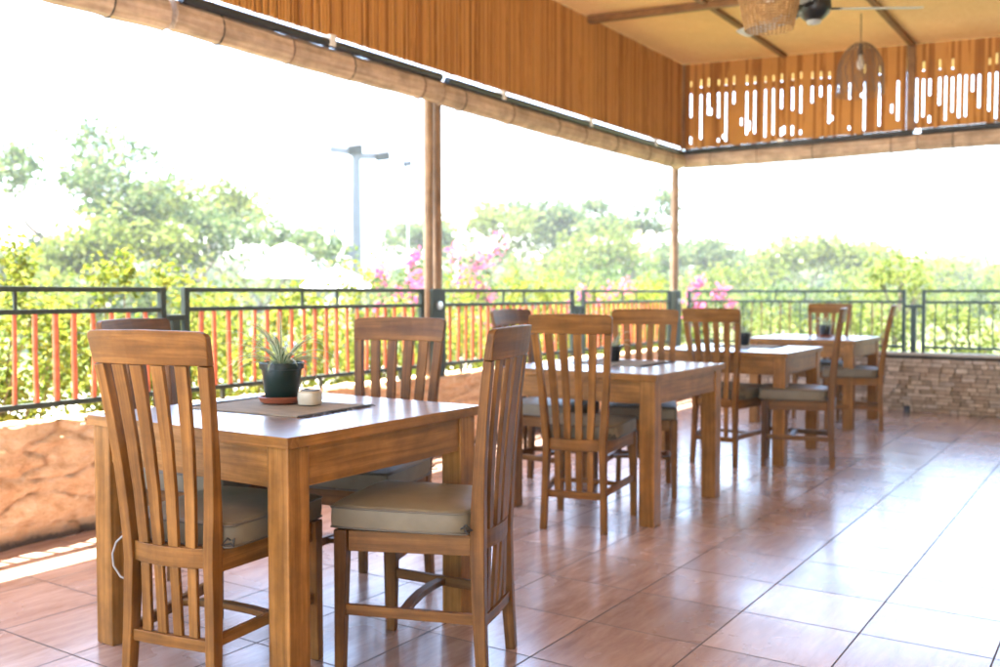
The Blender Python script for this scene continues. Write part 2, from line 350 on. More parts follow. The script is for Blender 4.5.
# rough plastered wall on the left: a displaced sheet with a thick back
def rough_wall(x0, x1):
    b = MB(); nx, nz = int((x1-x0)/.016), 44; H = .555
    def prof(x, t):
        z = t*H
        p = Vector((x*4.2, 3.1, z*8)); q = Vector((x*12, 9.1, z*20))
        d = .032*mn.noise(p) + .020*mn.noise(q) + .016*abs(mn.noise(Vector((x*3, 1.7, z*20))))
        ridge = abs(mn.noise(Vector((x*2.4, 5.5, z*10))))
        d += -.030*max(0, .07-ridge)/.07
        return d
    rows = []
    for j in range(nz+1):
        t = j/nz
        rows.append([(x0+(x1-x0)*i/nx, YW-.012-prof(x0+(x1-x0)*i/nx, t), t*(H + .012*mn.noise(Vector((i*.15, 0, 3))))) for i in range(nx+1)])
    for k in range(1, 7):           # rounded, uneven top then the back
        y = YW+.15*k/6
        rows.append([(x0+(x1-x0)*i/nx, y, H + .012*mn.noise(Vector((i*.15, k*.4, 3))) + .010*mn.noise(Vector((i*.5, k, 8)))) for i in range(nx+1)])
    rows.append([(p[0], YW+.16, -.15) for p in rows[-1]])
    b.rings([r for r in rows], closed=False, cap=False)
    return b
wl = rough_wall(-3.0, XW+.15).build('low_wall', M['orange_wall'], smooth=True)
tag(wl, 'low orange rough plastered wall under the red barred railing', 'wall')
# stacked stone wall at the far end
st = thing('stone_wall', 'low wall of stacked beige stones at the far end of the terrace', 'wall', (XW, 0, 0))
b = MB(); b.box((.10, .3, .20), (.12, 7.8, .70)); b.build('core', M['soil'], st)
b = MB(); z = .0
while z < .52:
    h = rd.uniform(.032, .055); h = min(h, .545-z); y = -3.6
    while y < YW-.03:
        l = min(rd.uniform(.045, .15), YW-.03-y)
        d = rd.uniform(.04, .085)
        b.sweep([(.052-d/2+.02, y+.003, z+h/2), (.052-d/2+.02+rd.uniform(-.004, .004), y+l-.003, z+h/2)], h-.006, d, (0, 0, 1)); y += l
    z += h
b.build('stone_face', M['stone'], st, bevel=.008)
b = MB(); b.box((.085, .3, .565), (.17, 7.8, .028)); b.build('coping', plain('pale_coping', (.45, .40, .32), .8, .15), st, bevel=.005)
b = MB(); b.lathe([(.03, 0), (.03, .06), (.022, .065)], (-.06, 1.86, 0), 12); dr = b.build('drain_stub', M['black'], loc=(XW, 0, 0)); tag(dr, 'small black pipe stub at the foot of the stone wall', 'pipe')

# ---------------- roof
def zc(y): return 3.67-.047*(YW-y)
rf = thing('pavilion_roof', 'open terrace roof with woven bamboo ceiling and brown beams', 'roof', (0, 0, 0))
X0, X1, Y0, Y1 = -3.0, 11.25, -3.3, 4.89
b = MB(); b.rings([[(X0, Y0, zc(Y0)), (X1, Y0, zc(Y0)), (X1, Y1, zc(Y1)), (X0, Y1, zc(Y1))], [(X0, Y0, zc(Y0)+.02), (X1, Y0, zc(Y0)+.02), (X1, Y1, zc(Y1)+.02), (X0, Y1, zc(Y1)+.02)]])
b.build('ceiling', M['ceiling'], rf)
b = MB(); b.rings([[(X0, Y0, zc(Y0)+.03), (X1, Y0, zc(Y0)+.03), (X1, Y1, zc(Y1)+.03), (X0, Y1, zc(Y1)+.03)], [(X0, Y0, zc(Y0)+.12), (X1, Y0, zc(Y0)+.12), (X1, Y1, zc(Y1)+.12), (X0, Y1, zc(Y1)+.12)]])
b.build('roof_sheet', plain('thatch', (.22, .17, .10), .9, .3), rf)
for x in (7.80, 5.4, 3.0, .6):
    b = MB(); b.sweep([(x, Y0, zc(Y0)-.032), (x, YW-.03, zc(YW)-.032)], .07, .06, (1, 0, 0)); b.build('beam', M['beam'], rf, bevel=.004)
for y in (3.1, 1.87, .5, -1.2):
    b = MB(); b.box((3.6, y, zc(y)-.018), (12.7, .05, .034)); b.build('batten', M['beam'], rf, bevel=.003)

# restaurant building along the terrace's other long side (behind and right of the camera)
bw = thing('restaurant_building', 'plastered restaurant wall with a doorway along the terrace, out of frame', 'building', (0, -3.4, 0))
b = MB(); b.box((0.2, 0, 1.6), (6.4, .2, 3.4)); b.box((8.0, 0, 1.6), (6.4, .2, 3.4)); b.box((4.1, 0, 2.7), (1.38, .2, 1.18)); b.build('wall', plain('warm_plaster', (.60, .50, .38), .85, .12, 4, .2), bw)
b = MB(); b.box((4.1, -.05, 1.05), (1.3, .05, 2.1)); b.build('door', M['beam'], bw, bevel=.004)
# ---------------- bamboo fascia (left) and slatted screen (end)
def strips(b, x0, x1, z0, z1, y, step=.027):
    x = x0
    while x < x1:
        wd = step*rd.uniform(.7, 1.1); yy = y+rd.uniform(-.004, .004)
        zb = z0+rd.uniform(-.006, .006)
        rings = []
        zs = [zb, z0+(z1-z0)*rd.uniform(.3, .45), z0+(z1-z0)*rd.uniform(.6, .75), z1]
        for z in zs:
            ox = rd.uniform(-.002, .002)
            rings.append([(x+ox+wd*.5*(1+math.cos(q)), yy-.011*math.sin(q), z) for q in (0, math.pi*.25, math.pi*.5, math.pi*.75, math.pi)] + [(x+ox+wd*.5, yy+.004, z)])
        b.rings(rings); x += wd+.0042
b = MB(); strips(b, -3.5, XW-.02, 2.762, 3.665, YW-.01)
fa = thing('bamboo_fascia', 'long closed fascia of upright brown bamboo sticks above the left openings', 'fascia', (0, 0, 0))
b.build('bamboo_sticks', M['bamboo'], fa, smooth='auto')
b = MB(); b.box((3.2, YW+.004, 3.215), (13.3, .006, .88)); b.build('backing_board', M['beam'], fa)
b = MB()
for z in (2.80, 3.6): b.box((3.2, YW+.02, z), (13.3, .03, .05))
b.build('backing_rail', M['beam'], fa)

def slat_screen(y0, y1, gap, name, label):
    t = thing(name, label, 'screen', (XW, 0, 0), group=None); b = MB(); y = y0; zt = None
    step = .0285; run = 0; lastlo = 0
    while y < y1-.01:
        wd = step*rd.uniform(1.40, 1.55); ztop = zc(y)-.004; z0 = 2.742+rd.uniform(-.004, .004)
        holes = []
        want = run >= (2 if gap < .5 else 1) and rd.random() < (.62 if gap < .5 else .85)
        if want:
            run = 0
            a = zc(y)-.335+rd.uniform(-.012, .012); lo = rd.choice([2.77, 2.79, 2.83, 2.86, 2.95, 3.02, 3.1]) + rd.uniform(-.03, .03)
            if gap < .5 and rd.random() < .2: lo = rd.uniform(3.05, 3.2)
            holes.append((lo, a))
            if rd.random() < .55: holes.append((a+.075, a+.075+rd.uniform(.06, .10)))
            if lo > 2.95 and rd.random() < .5: holes.append((2.79, 2.79+rd.uniform(.03, .1)))
        else:
            run += 1
            if rd.random() < .10: a = rd.uniform(2.8, 3.1); holes.append((a, a+rd.uniform(.03, .10)))
        z = z0; segs = []
        for h0, h1 in sorted(holes):
            segs.append((z, h0)); z = h1
        segs.append((z, ztop))
        for s0, s1 in segs:
            if s1-s0 < .01: continue
            rings = []
            for zz in (s0, s1):
                rings.append([(-.012*math.sin(q), y-.006+wd*.5*(1+math.cos(q)), zz) for q in (0, math.pi*.25, math.pi*.5, math.pi*.75, math.pi)] + [(.005, y+wd*.5, zz)])
            b.rings(rings)
        y += step
    b.build('bamboo_slats', M['bamboo'], t, smooth='auto')
    b = MB()
    for z in (2.76, 3.37, 3.6):
        q = .047 if z > 3 else 0; b.sweep([(.022, y0, z-q*(YW-y0)), (.022, y1, z-q*(YW-y1))], .03, .02, (0, 0, 1))
    b.build('cross_rail', M['beam'], t)
    return t
slat_screen(1.93, YW-.03, .42, 'slat_screen', 'upright bamboo slat screen with a few bright slits, beside the corner post')
slat_screen(-3.2, 1.83, .86, 'slat_screen', 'upright bamboo slat screen with many bright slits, at the right edge')
b = MB(); b.box((XW+.005, 1.88, 3.135), (.07, .075, .83)); o = b.build('hanging_stud', M['beam'], bevel=.004); tag(o, 'short brown stud between the two bamboo slat screens', 'stud')
b = MB(); b.box((XW-.005, YW-.02, 3.2), (.05, .05, .92)); o = b.build('corner_stud', M['beam'], bevel=.004); tag(o, 'short brown stud where fascia and slat screen meet in the corner', 'stud')

# ---------------- rolled blinds
def blind(p0, p1, zroll, label, seed, r=.082, rail=True):
    p0, p1 = Vector(p0), Vector(p1); rr = random.Random(seed); ax = (p1-p0).normalized(); ln = (p1-p0).length; side = V(-ax.y, ax.x, 0)
    t = thing('rolled_blind', label, 'blind', ((p0.x+p1.x)/2, (p0.y+p1.y)/2, zroll), group='rolled bamboo blinds under the eaves')
    mid = (p0+p1)/2
    def loc(s, a, z): q = ax*s+side*a; return V(q.x, q.y, z)
    b = MB(); rings = []; n = 22; st = max(8, int(ln/.1))
    us = []
    for i in range(st+1):
        s = -ln/2+ln*i/st; bump = r*(1+.05*math.sin(i*1.9+seed)*rr.random())
        rings.append([loc(s, (bump+(.006 if k % 2 else 0))*math.cos(q)*.8, (bump+(.006 if k % 2 else 0))*math.sin(q)-.012*math.sin(i*math.pi/st)) for k, q in enumerate(2*math.pi*k/n for k in range(n))]); us.append(s)
    b.rings(rings); b.build('roll', M['blind'], t)
    b = MB(); b.tube([loc(-ln/2+.03, -.05, .086), loc(ln/2-.03, -.05, .086)], .028, 10); b.build('head_pole', M['black'], t, smooth='auto')
    k = max(2, int(ln/.55))
    for i in range(k):
        s = -ln/2+ln*(i+.35+.3*rr.random())/k; b = MB()
        b.tube([loc(s, 1.02*r*.85*math.cos(q), 1.08*r*math.sin(q)-.008) for q in (2*math.pi*j/20 for j in range(21))], .0055 if i % 2 else .004, 5)
        b.build('cord', M['wire'] if i % 2 else M['tie'], t)
    for i in range(max(1, int(ln/1.4))):
        s = -ln/2+ln*(i+.5)/max(1, int(ln/1.4)) + rr.uniform(-.2, .2); b = MB(); b.box(loc(s, -.045, .10), (.05, .07, .07)); b.build('bracket', M['white_paint'], t, bevel=.004)
    return t
ZR = 2.60
blind((-1.2, YW-.02, 0), (1.2, YW-.02, 0), ZR, 'rolled bamboo blind out past the left edge', 1)
blind((1.3, YW-.02, 0), (3.22, YW-.02, 0), ZR, 'rolled bamboo blind at the upper left corner of the picture', 2)
blind((3.26, YW-.02, 0), (5.535, YW-.03, 0), ZR+.006, 'rolled bamboo blind ending left of the double post', 3, r=.078)
blind((5.56, YW-.02, 0), (9.93, YW-.02, 0), ZR, 'long rolled bamboo blind between the double post and the corner post', 4)
blind((XW+.02, YW-.03, 0), (XW+.02, 1.82, 0), ZR+.02, 'rolled bamboo blind under the slat screen with few slits', 5)
blind((XW+.02, 1.81, 0), (XW+.02, -1.6, 0), ZR+.02, 'rolled bamboo blind under the slat screen with many slits', 6)

# ---------------- posts
def post(x, y, label, two=True, ax=(1, 0), foot=True):
    t = thing('wooden_post', label, 'post', (x, y, 0), group=None)
    for s in ((-1, 1) if two else (0,)):
        b = MB(); cx, cyy = ax[0]*s*.05, ax[1]*s*.05
        b.tube([(cx, cyy, .56), (cx+.003*s, cyy, 1.4), (cx-.002, cyy, 2.1), (cx, cyy, 2.74)], [.036, .035, .036, .034] if two else [.045, .044, .045, .044], 12)
        b.build('pole', M['post_wood'], t, smooth='auto')
    b = MB(); b.box((0, 0, .87), (.15, .11, .64)); f = b.build('foot_bracket', M['rail_metal'], t, bevel=.006)
    b = MB(); b.lathe([(.03, 0), (.03, .012), (.0, .016)], (0, 0, 0), 14); o = b.build('bolt', M['steel'], f, smooth='auto'); o.rotation_euler = (R(90), 0, 0); o.location = (.0, -.055, 1.07)
    return t
post(5.565, YW+.04, 'double brown wooden post between the second and third left railing panels')
post(9.93, YW+.04, 'brown wooden post at the far corner where the railings meet', False)
post(1.23, YW+.04, 'double brown wooden post out past the left edge')

# ---------------- railings
def railing(p0, p1, label, frame_m, bar_m, seed, bar_r=.0128, group='railing panels along the terrace'):
    p0, p1 = Vector(p0), Vector(p1); ln = (p1-p0).length; ang = math.atan2((p1-p0).y, (p1-p0).x); rr = random.Random(seed)
    t = thing('metal_railing', label, 'railing', p0, ang, group)
    b = MB()
    for z, h in ((1.178, .026), (1.072, .024), (.632, .026)): b.box((ln/2, 0, z), (ln-.03, .03, h))
    b.build('rail', frame_m, t, bevel=.003)
    for x in (0, ln):
        b = MB(); b.box((x, 0, .885), (.034, .036, .615)); b.build('end_post', frame_m, t, bevel=.003)
    for x in (ln/2-.155, ln/2+.155):
        b = MB(); b.box((x, 0, 1.125), (.014, .014, .08)); b.build('spacer', frame_m, t)
    for x in (ln*.12, ln*.5, ln*.88):
        b = MB(); b.box((x, 0, .58), (.02, .02, .075)); b.build('foot', frame_m, t)
    k = round(ln/.1)
    for i in range(1, k):
        x = ln*i/k+rr.uniform(-.007, .007); r = bar_r*rr.uniform(.85, 1.15); b = MB()
        b.tube([(x+rr.uniform(-.006, .006), 0, .645), (x+rr.uniform(-.004, .004), rr.uniform(-.004, .004), .85), (x+rr.uniform(-.006, .006), 0, 1.06)], [r, r*rr.uniform(.85, 1.05), r*.95], 8)
        b.build('bar', bar_m if not callable(bar_m) else bar_m(i), t, smooth='auto')
    return t
YR = YW+.05
railing((1.33, YR, 0), (3.235, YR, 0), 'grey green railing panel with red bars at the left edge', M['rail_metal'], M['bar_red'], 1)
railing((3.385, YR, 0), (5.44, YR, 0), 'grey green railing panel with red bars behind the front table plant', M['rail_metal'], M['bar_red'], 2)
railing((5.69, YR, 0), (7.645, YR, 0), 'grey green railing panel with red bars just right of the double post', M['rail_metal'], M['bar_red'], 3)
railing((7.855, YR, 0), (9.80, YR, 0), 'grey green railing panel with red bars ending at the corner post', M['rail_metal'], M['bar_red'], 4)
XR = XW+.07
railing((XR, YW-.08, 0), (XR, 1.925, 0), 'dark green railing panel with thin brown bars on the stone wall', M['rail_dark'], lambda i: M['bar_brown'] if i % 3 else M['rail_dark'], 5, .008)
railing((XR, 1.745, 0), (XR, -.35, 0), 'dark green railing panel with thin dark bars at the right edge', M['rail_dark'], M['rail_dark'], 6, .007)
railing((XR, -.53, 0), (XR, -2.6, 0), 'dark green railing panel out past the right edge', M['rail_dark'], M['rail_dark'], 7, .007)
def link(x, y, rot, m, label, w_=.13):
    t = thing('railing_link', label, 'railing link', (x, y, 0), rot, 'short links between railing panels')
    b = MB(); b.box((0, 0, 1.03), (w_, .05, .03)); b.build('cap_bar', m, t, bevel=.003)
    b = MB(); b.box((0, 0, .785), (.05, .05, .46)); b.build('upright', m, t, bevel=.003)
link(3.31, YR, 0, M['rail_metal'], 'low grey green link between the two leftmost railing panels', .115)
link(7.75, YR, 0, M['rail_metal'], 'low grey green link behind the second table', .175)
link(XR, 1.835, R(90), M['rail_dark'], 'low dark green link between the two railing panels on the stone wall', .145)
link(XR, -.44, R(90), M['rail_dark'], 'low dark green link out past the right edge', .145)

# ------------------------------------------------------------------ chairs
def chair(kind, label, loc, yaw, lean=1.0):
    wm = M[kind]
    t = thing('dining_chair', label, 'chair', (loc[0], loc[1], 0), yaw, 'wooden chairs around the dining tables')
    def back_x(z):          # line of the back, leaning as it rises
        if z < .42: return -.208-.018*((.42-z)/.42)**1.6
        q = (z-.42)/.64; return -.208-(.026*q+.064*q*q)*lean
    def half(z): return .141+.012*max(0, (.42-z)/.42) if z < .42 else .141+.048*((z-.42)/.64)
    for s in (-1, 1):
        zs = [0, .12, .25, .40, .46, .55, .68, .80, .90, .965]
        b = MB(); b.sweep([(back_x(z), s*half(z), z) for z in zs], [.031]*3+[.034]*3+[.033, .033, .034, .036], [.033, .037, .041, .045, .045, .040, .034, .030, .028, .027], (0, 1, 0))
        b.build('back_leg', wm, t, bevel=.003)
        b = MB(); b.sweep([(.215, s*.199, 0), (.211, s*.196, .25), (.208, s*.194, .445)], [.030, .036, .042], [.030, .036, .042], (0, 1, 0)); b.build('front_leg', wm, t, bevel=.003)
    def bow(y, a, hw): return -a*(1-(y/hw)**2)
    ys = [-1, -.97, -.9, -.75, -.5, -.25, 0, .25, .5, .75, .9, .97, 1]
    b = MB()
    hw = .2065; rings = []
    for q in ys:
        y = q*hw; drop = {1: .016, .97: .006, .9: .001}.get(abs(q), 0); z0, z1 = .9655, 1.062-drop-.004*abs(q)
        x0, x1 = back_x(z0)+bow(y, .024, hw), back_x(z1)+bow(y, .026, hw)
        yb = y*.972; rings.append([(x0+.0135, yb, z0), (x1+.011, y, z1), (x1-.011, y, z1), (x0-.0135, yb, z0)])
    b.rings(rings); b.build('top_rail', wm, t, bevel=.003)
    b = MB(); hw = .125; rings = []
    for q in ys:
        y = q*hw; rings.append([(back_x(z)+bow(y, .022, hw)+dx, y, z) for z, dx in ((.395, .012), (.452, .012), (.452, -.012), (.395, -.012))])
    b.rings(rings); b.build('middle_rail', wm, t, bevel=.002)
    b = MB(); b.sweep([(back_x(.178), -.131, .178), (back_x(.178)-.004, 0, .178), (back_x(.178), .131, .178)], .034, .022, (0, 0, 1)); b.build('bottom_rail', wm, t, bevel=.002)
    for k in range(4):
        f = (-1.5+k)/1.5
        y0, y1 = f*.083, f*.110
        zs = [.4525, .60, .75, .88, .965]; b = MB()
        b.sweep([(back_x(z)+bow(y0+(y1-y0)*(z-.45)/  .515, .022, .15), y0+(y1-y0)*(z-.45)/.515, z) for z in zs], [.034, .036, .0385, .040, .041], .014, (0, 1, 0)); b.build('back_slat', wm, t, bevel=.002)
        b = MB(); b.sweep([(back_x(.196)-.002, f*.083, .196), (back_x(.394)+bow(f*.083, .022, .125), f*.083, .394)], .031, .013, (0, 1, 0)); b.build('lower_slat', wm, t, bevel=.002)
    b = MB()
    for s in (-1, 1): b.sweep([(-.185, s*.143, .412), (.186, s*.192, .412)], .024, .062, (0, 1, 0))
    b.sweep([(.206, -.172, .412), (.206, .172, .412)], .024, .062, (1, 0, 0))
    b.box((.01, 0, .4345), (.34, .28, .013)); b.build('seat_frame', wm, t, bevel=.002)
    for s in (-1, 1):
        b = MB(); b.sweep([(-.205, s*.147, .19), (.196, s*.195, .20)], .018, .032, (0, 1, 0)); b.build('side_stretcher', wm, t, bevel=.002)
    b = MB(); b.sweep([(.02, -.178, .195), (.03, -.09, .20), (.034, 0, .202), (.03, .09, .20), (.02, .178, .195)], .030, .020, (1, 0, 0)); b.build('cross_stretcher', wm, t, bevel=.002)
    # cushion: a box with bowed sides and a puffed top
    bm = bmesh.new(); bmesh.ops.create_cube(bm, size=2); bmesh.ops.subdivide_edges(bm, edges=bm.edges, cuts=9, use_grid_fill=True)
    hx, hy, hz = .222, .213, .036; rr = random.Random(int(loc[0]*100))
    for v in bm.verts:
        u, q, k = v.co
        fx = 1-.05*abs(q)**4; fy = 1-.05*abs(u)**4
        tp = 1-.10*(1-u)/2; x = u*hx*fx*(1+.012*(1-k*k)); y = q*hy*fy*tp*(1+.012*(1-k*k))
        puff = (1-u**4)*(1-q**4)
        z = k*hz + (puff*.013 if k > .9 else 0) + .004*mn.noise(Vector((u*2+loc[0], q*2, 1)))*(k > -.5)
        if u < -.6 and abs(q) > .75: x += .02*(abs(q)-.75)/.25*(-u-.6)/.4
        v.co = (x, y, z)
    me = bpy.data.meshes.new('cushion'); bm.to_mesh(me); bm.free(); me.materials.append(M['cushion']); me.polygons.foreach_set('use_smooth', [True]*len(me.polygons))
    try: me.set_sharp_from_angle(angle=R(50))
    except Exception: pass
    cu = bpy.data.objects.new('cushion', me); C.objects.link(cu); cu.parent = t; cu.location = (.03, 0, .446+hz)
    mo = cu.modifiers.new('bevel', 'BEVEL'); mo.width = .007; mo.segments = 3; mo.limit_method = 'ANGLE'; mo.angle_limit = R(50)
    per = []
    for i in range(81):
        a = 2*math.pi*i/80; c_, s_ = math.cos(a), math.sin(a); m_ = max(abs(c_), abs(s_)); u, q = c_/m_, s_/m_
        per.append((u*hx*(1-.05*abs(q)**4)*1.003, q*hy*(1-.05*abs(u)**4)*(1-.10*(1-u)/2)*1.003))
    for zz in (hz-.006, -hz+.006):
        b = MB(); b.tube([(x, y, zz) for x, y in per], .0035, 5); b.build('piping', M['piping'], cu, smooth=True)
    for s in (-1, 1):
        b = MB(); x0 = -.19
        for q in (-1, 1): b.tube([(x0, s*.172, -.02), (x0-.02, s*.182+q*.012, -.005), (x0-.035, s*.182+q*.02, -.022), (x0-.02, s*.182, -.02)], .003, 5)
        b.build('tie', M['tie'], cu)
    return t

D = R
first = chair('teak', 'nearest chair, at the left of the front table, seen from behind', (1.930, 2.303), D(11))
dark = chair('teak_shaded', 'darker, shaded chair on the near right of the front table, in side view', (2.386, 1.856), D(107), .68)
def more(src, label, loc, yaw):
    c = copy_tree(src); c.location = (loc[0], loc[1], 0); c.rotation_euler = (0, 0, yaw); c['label'] = label; return c
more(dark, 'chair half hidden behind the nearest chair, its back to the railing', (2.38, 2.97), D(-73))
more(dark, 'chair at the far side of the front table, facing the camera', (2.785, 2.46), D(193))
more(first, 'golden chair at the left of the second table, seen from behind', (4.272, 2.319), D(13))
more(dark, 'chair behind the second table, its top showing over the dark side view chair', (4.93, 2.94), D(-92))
more(first, 'chair on the far side of the second table, facing the camera', (5.153, 2.428), D(202))
more(first, 'golden chair at the left of the third table, seen from behind', (6.391, 2.364), D(-1.7))
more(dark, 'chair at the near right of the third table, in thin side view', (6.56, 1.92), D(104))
more(first, 'chair at the near right of the fourth table, beside the stone wall', (8.56, 2.03), D(102))
more(first, 'chair at the far side of the last table, its back against the green railing', (9.13, 2.46), D(182))
# loose white cord on the nearest chair
b = MB(); b.tube([(-.2, .155, .455), (-.205, .18, .458), (-.21, .205, .435), (-.212, .218, .40), (-.212, .214, .365), (-.21, .19, .335), (-.205, .155, .325)], .0032, 6); b.build('loose_cord', M['cord'], first, smooth=True)

# ------------------------------------------------------------------ tables
def table(label, cx_, cy_, rz=0, S=.93):
    t = thing('dining_table', label, 'table', (cx_, cy_, 0), rz, 'square wooden dining tables')
    h = S/2; b = MB()
    n = 6
    for i in range(n): b.box((0, -h+S*(i+.5)/n, .744), (S-.09, S/n-.0003, .032))
    for s in (-1, 1): b.box((s*(h-.0225), 0, .744), (.0445, S, .0325))
    b.build('tabletop', M['table_top'], t, bevel=.0007)
    me = bpy.data.objects[t.children[0].name].data if t.children else t.children_recursive[0].data; me.materials.append(M['table_wood'])
    for p in me.polygons: p.material_index = 0 if p.normal.z > .5 else 1
    i_ = h-.014
    for sx in (-1, 1):
        for sy in (-1, 1):
            b = MB(); b.sweep([(sx*(i_-.042), sy*(i_-.042), 0), (sx*(i_-.042), sy*(i_-.042), .7275)], .084, .084, (1, 0, 0)); b.build('leg', M['table_wood'], t, bevel=.004)
    for s in (-1, 1):
        b = MB(); b.box((0, s*(i_-.02), .667), (2*i_-.17, .025, .118)); b.build('apron', M['table_wood'], t, bevel=.003)
        b = MB(); b.box((s*(i_-.02), 0, .667), (.025, 2*i_-.17, .118)); b.build('apron', M['table_wood'], t, bevel=.003)
    return t
T1 = (2.33, 2.41); T2 = (4.78, 2.42); T3 = (6.80, 2.41); T4 = (8.83, 2.44)
t1 = table('front dining table carrying a spider plant and a cream jar', *T1)
def tcopy(label, c, rz=0):
    k = copy_tree(t1); k.location = (c[0], c[1], 0); k.rotation_euler = (0, 0, rz); k['label'] = label
tcopy('second dining table behind the front one', T2)
tcopy('third dining table with a plant in a black pot', T3, R(1))
tcopy('last dining table nearest the green railing and stone wall', T4, R(-1))
ZT = .7605

# place mats
def placemat(label, x, y, rz, lx=.40, ly=.40):
    t = thing('placemat', label, 'placemat', (x, y, ZT), rz, 'woven mats in the middle of the tables')
    b = MB(); n = 14; rr = random.Random(int(x*50))
    rows = [[(-lx/2+lx*i/n, -ly/2+ly*j/n, .0035+.0015*mn.noise(Vector((i*.7, j*.7, x)))) for i in range(n+1)] for j in range(n+1)]
    b.rings(rows, closed=False, cap=False); o = b.build('mat', M['mat'], t, recalc=False); sm = o.modifiers.new('thick', 'SOLIDIFY'); sm.thickness = .003
    for s in (-1, 1):
        b = MB()
        for i in range(46):
            xx = -lx/2+lx*(i+.5)/46; b.tube([(xx, s*ly/2, .004), (xx+rr.uniform(-.006, .006), s*(ly/2+.012), .005), (xx+rr.uniform(-.012, .012), s*(ly/2+rr.uniform(.02, .034)), .003)], .0022, 4)
        b.build('fringe', M['tie'], t)
placemat('woven grey mat with dark fringe under the spider plant', 2.36, 2.50, R(4), .38, .50)
placemat('woven mat on the second table', 4.95, 2.45, R(0))
placemat('woven mat on the third table', 7.0, 2.42, R(2))

# potted plants
def potted(label, x, y, z, s=1.0, potm='pot', nleaf=34, seed=1, leaf=True, saucer=True):
    rr = random.Random(seed); t = thing('potted_plant', label, 'potted plant', (x, y, z), 0, None if seed == 1 else 'small plants on the tables')
    zz = 0
    if saucer:
        b = MB(); b.lathe([(.042*s, 0), (.050*s, .003*s), (.056*s, .016*s), (.053*s, .017*s), (.046*s, .008*s), (.0, .007*s)], seg=36); b.build('saucer', M['clay'], t, smooth='auto'); zz = .009*s
    b = MB(); b.lathe([(.036*s, 0), (.039*s, .003*s), (.0475*s, .072*s), (.0525*s, .073*s), (.054*s, .088*s), (.051*s, .0885*s), (.048*s, .080*s), (.044*s, .074*s), (0, .073*s)], (0, 0, zz), 40); b.build('pot', M[potm], t, smooth='auto')
    b = MB(); b.lathe([(.046*s, .0755*s), (.03*s, .080*s), (0, .081*s)], (0, 0, zz), 24, cap=False); b.build('soil', M['soil'], t, smooth=True)
    b = MB()
    for i in range(nleaf):
        a = 2*math.pi*i/nleaf*2.618+rr.uniform(-.3, .3); ln = rr.uniform(.09, .19)*s; up = rr.uniform(.35, 1.3); w_ = rr.uniform(.0030, .0052)*s; dr = rr.uniform(.5, 1.3)
        d = V(math.cos(a), math.sin(a), 0); side = V(-d.y, d.x, 0); p = d*.010*s*rr.random()+V(0, 0, zz+.076*s); prev = None; ang = up; nn = 9
        for k in range(nn+1):
            q = k/nn; ww = w_*(1-q**2.2)*(.55+.9*min(q*3, 1)*.5)+.0003
            fold = V(0, 0, ww*.5)
            row = [p-side*ww+fold, p, p+side*ww+fold]
            if prev:
                b.quad([prev[0], prev[1], row[1], row[0]], [(0, 0), (.5, 0), (.5, 1), (0, 1)]); b.quad([prev[1], prev[2], row[2], row[1]], [(.5, 0), (1, 0), (1, 1), (.5, 1)])
            prev = row; st = ln/nn
            p = p+(d*math.cos(ang)+V(0, 0, math.sin(ang)))*st; ang -= dr*2.2/nn*(.4+q)
    b.build('leaves', M['spider'], t, smooth=True, recalc=False)
    return t
potted('green and white spider plant in a dark green pot with clay saucer, front table', 2.43, 2.56, ZT+.0055, 1.5, 'pot', 60, 1)
potted('small plant in a black pot on the second table', 4.98, 2.53, ZT+.0055, 1.0, 'pot_black', 26, 2, saucer=False)
potted('small plant in a black pot on the third table', 7.10, 2.50, ZT+.0055, 1.05, 'pot_black', 24, 3, saucer=False)
potted('small plant in a black pot on a clay saucer on the last table', 8.93, 2.38, ZT+.001, 1.1, 'pot_black', 30, 4)
# ceramic jar
t = thing('ceramic_jar', 'small squat cream ceramic jar beside the spider plant', 'jar', (2.44, 2.43, ZT+.0055), R(15))
b = MB(); rings = []
for r, z in ((.026, 0), (.030, .003), (.032, .02), (.031, .040), (.025, .045), (.023, .046), (.022, .042), (.021, .02), (.0, .018)):
    r *= 1.22; z *= 1.12
    rings.append([(math.copysign(abs(math.cos(q))**.62, math.cos(q))*r*1.0, math.copysign(abs(math.sin(q))**.62, math.sin(q))*r*1.0, z) for q in (2*math.pi*k/32 for k in range(32))])
b.rings(rings); b.build('body', M['ceramic'], t, smooth='auto')
b = MB(); b.rings([[(math.copysign(abs(math.cos(q))**.62, math.cos(q))*r, math.copysign(abs(math.sin(q))**.62, math.sin(q))*r, z) for q in (2*math.pi*k/32 for k in range(32))] for r, z in ((.0265, .0518), (.0312, .0510), (.0312, .0545), (.0265, .0545), (.0265, .0518))], cap=False); b.build('rim', M['cap'], t, smooth='auto')

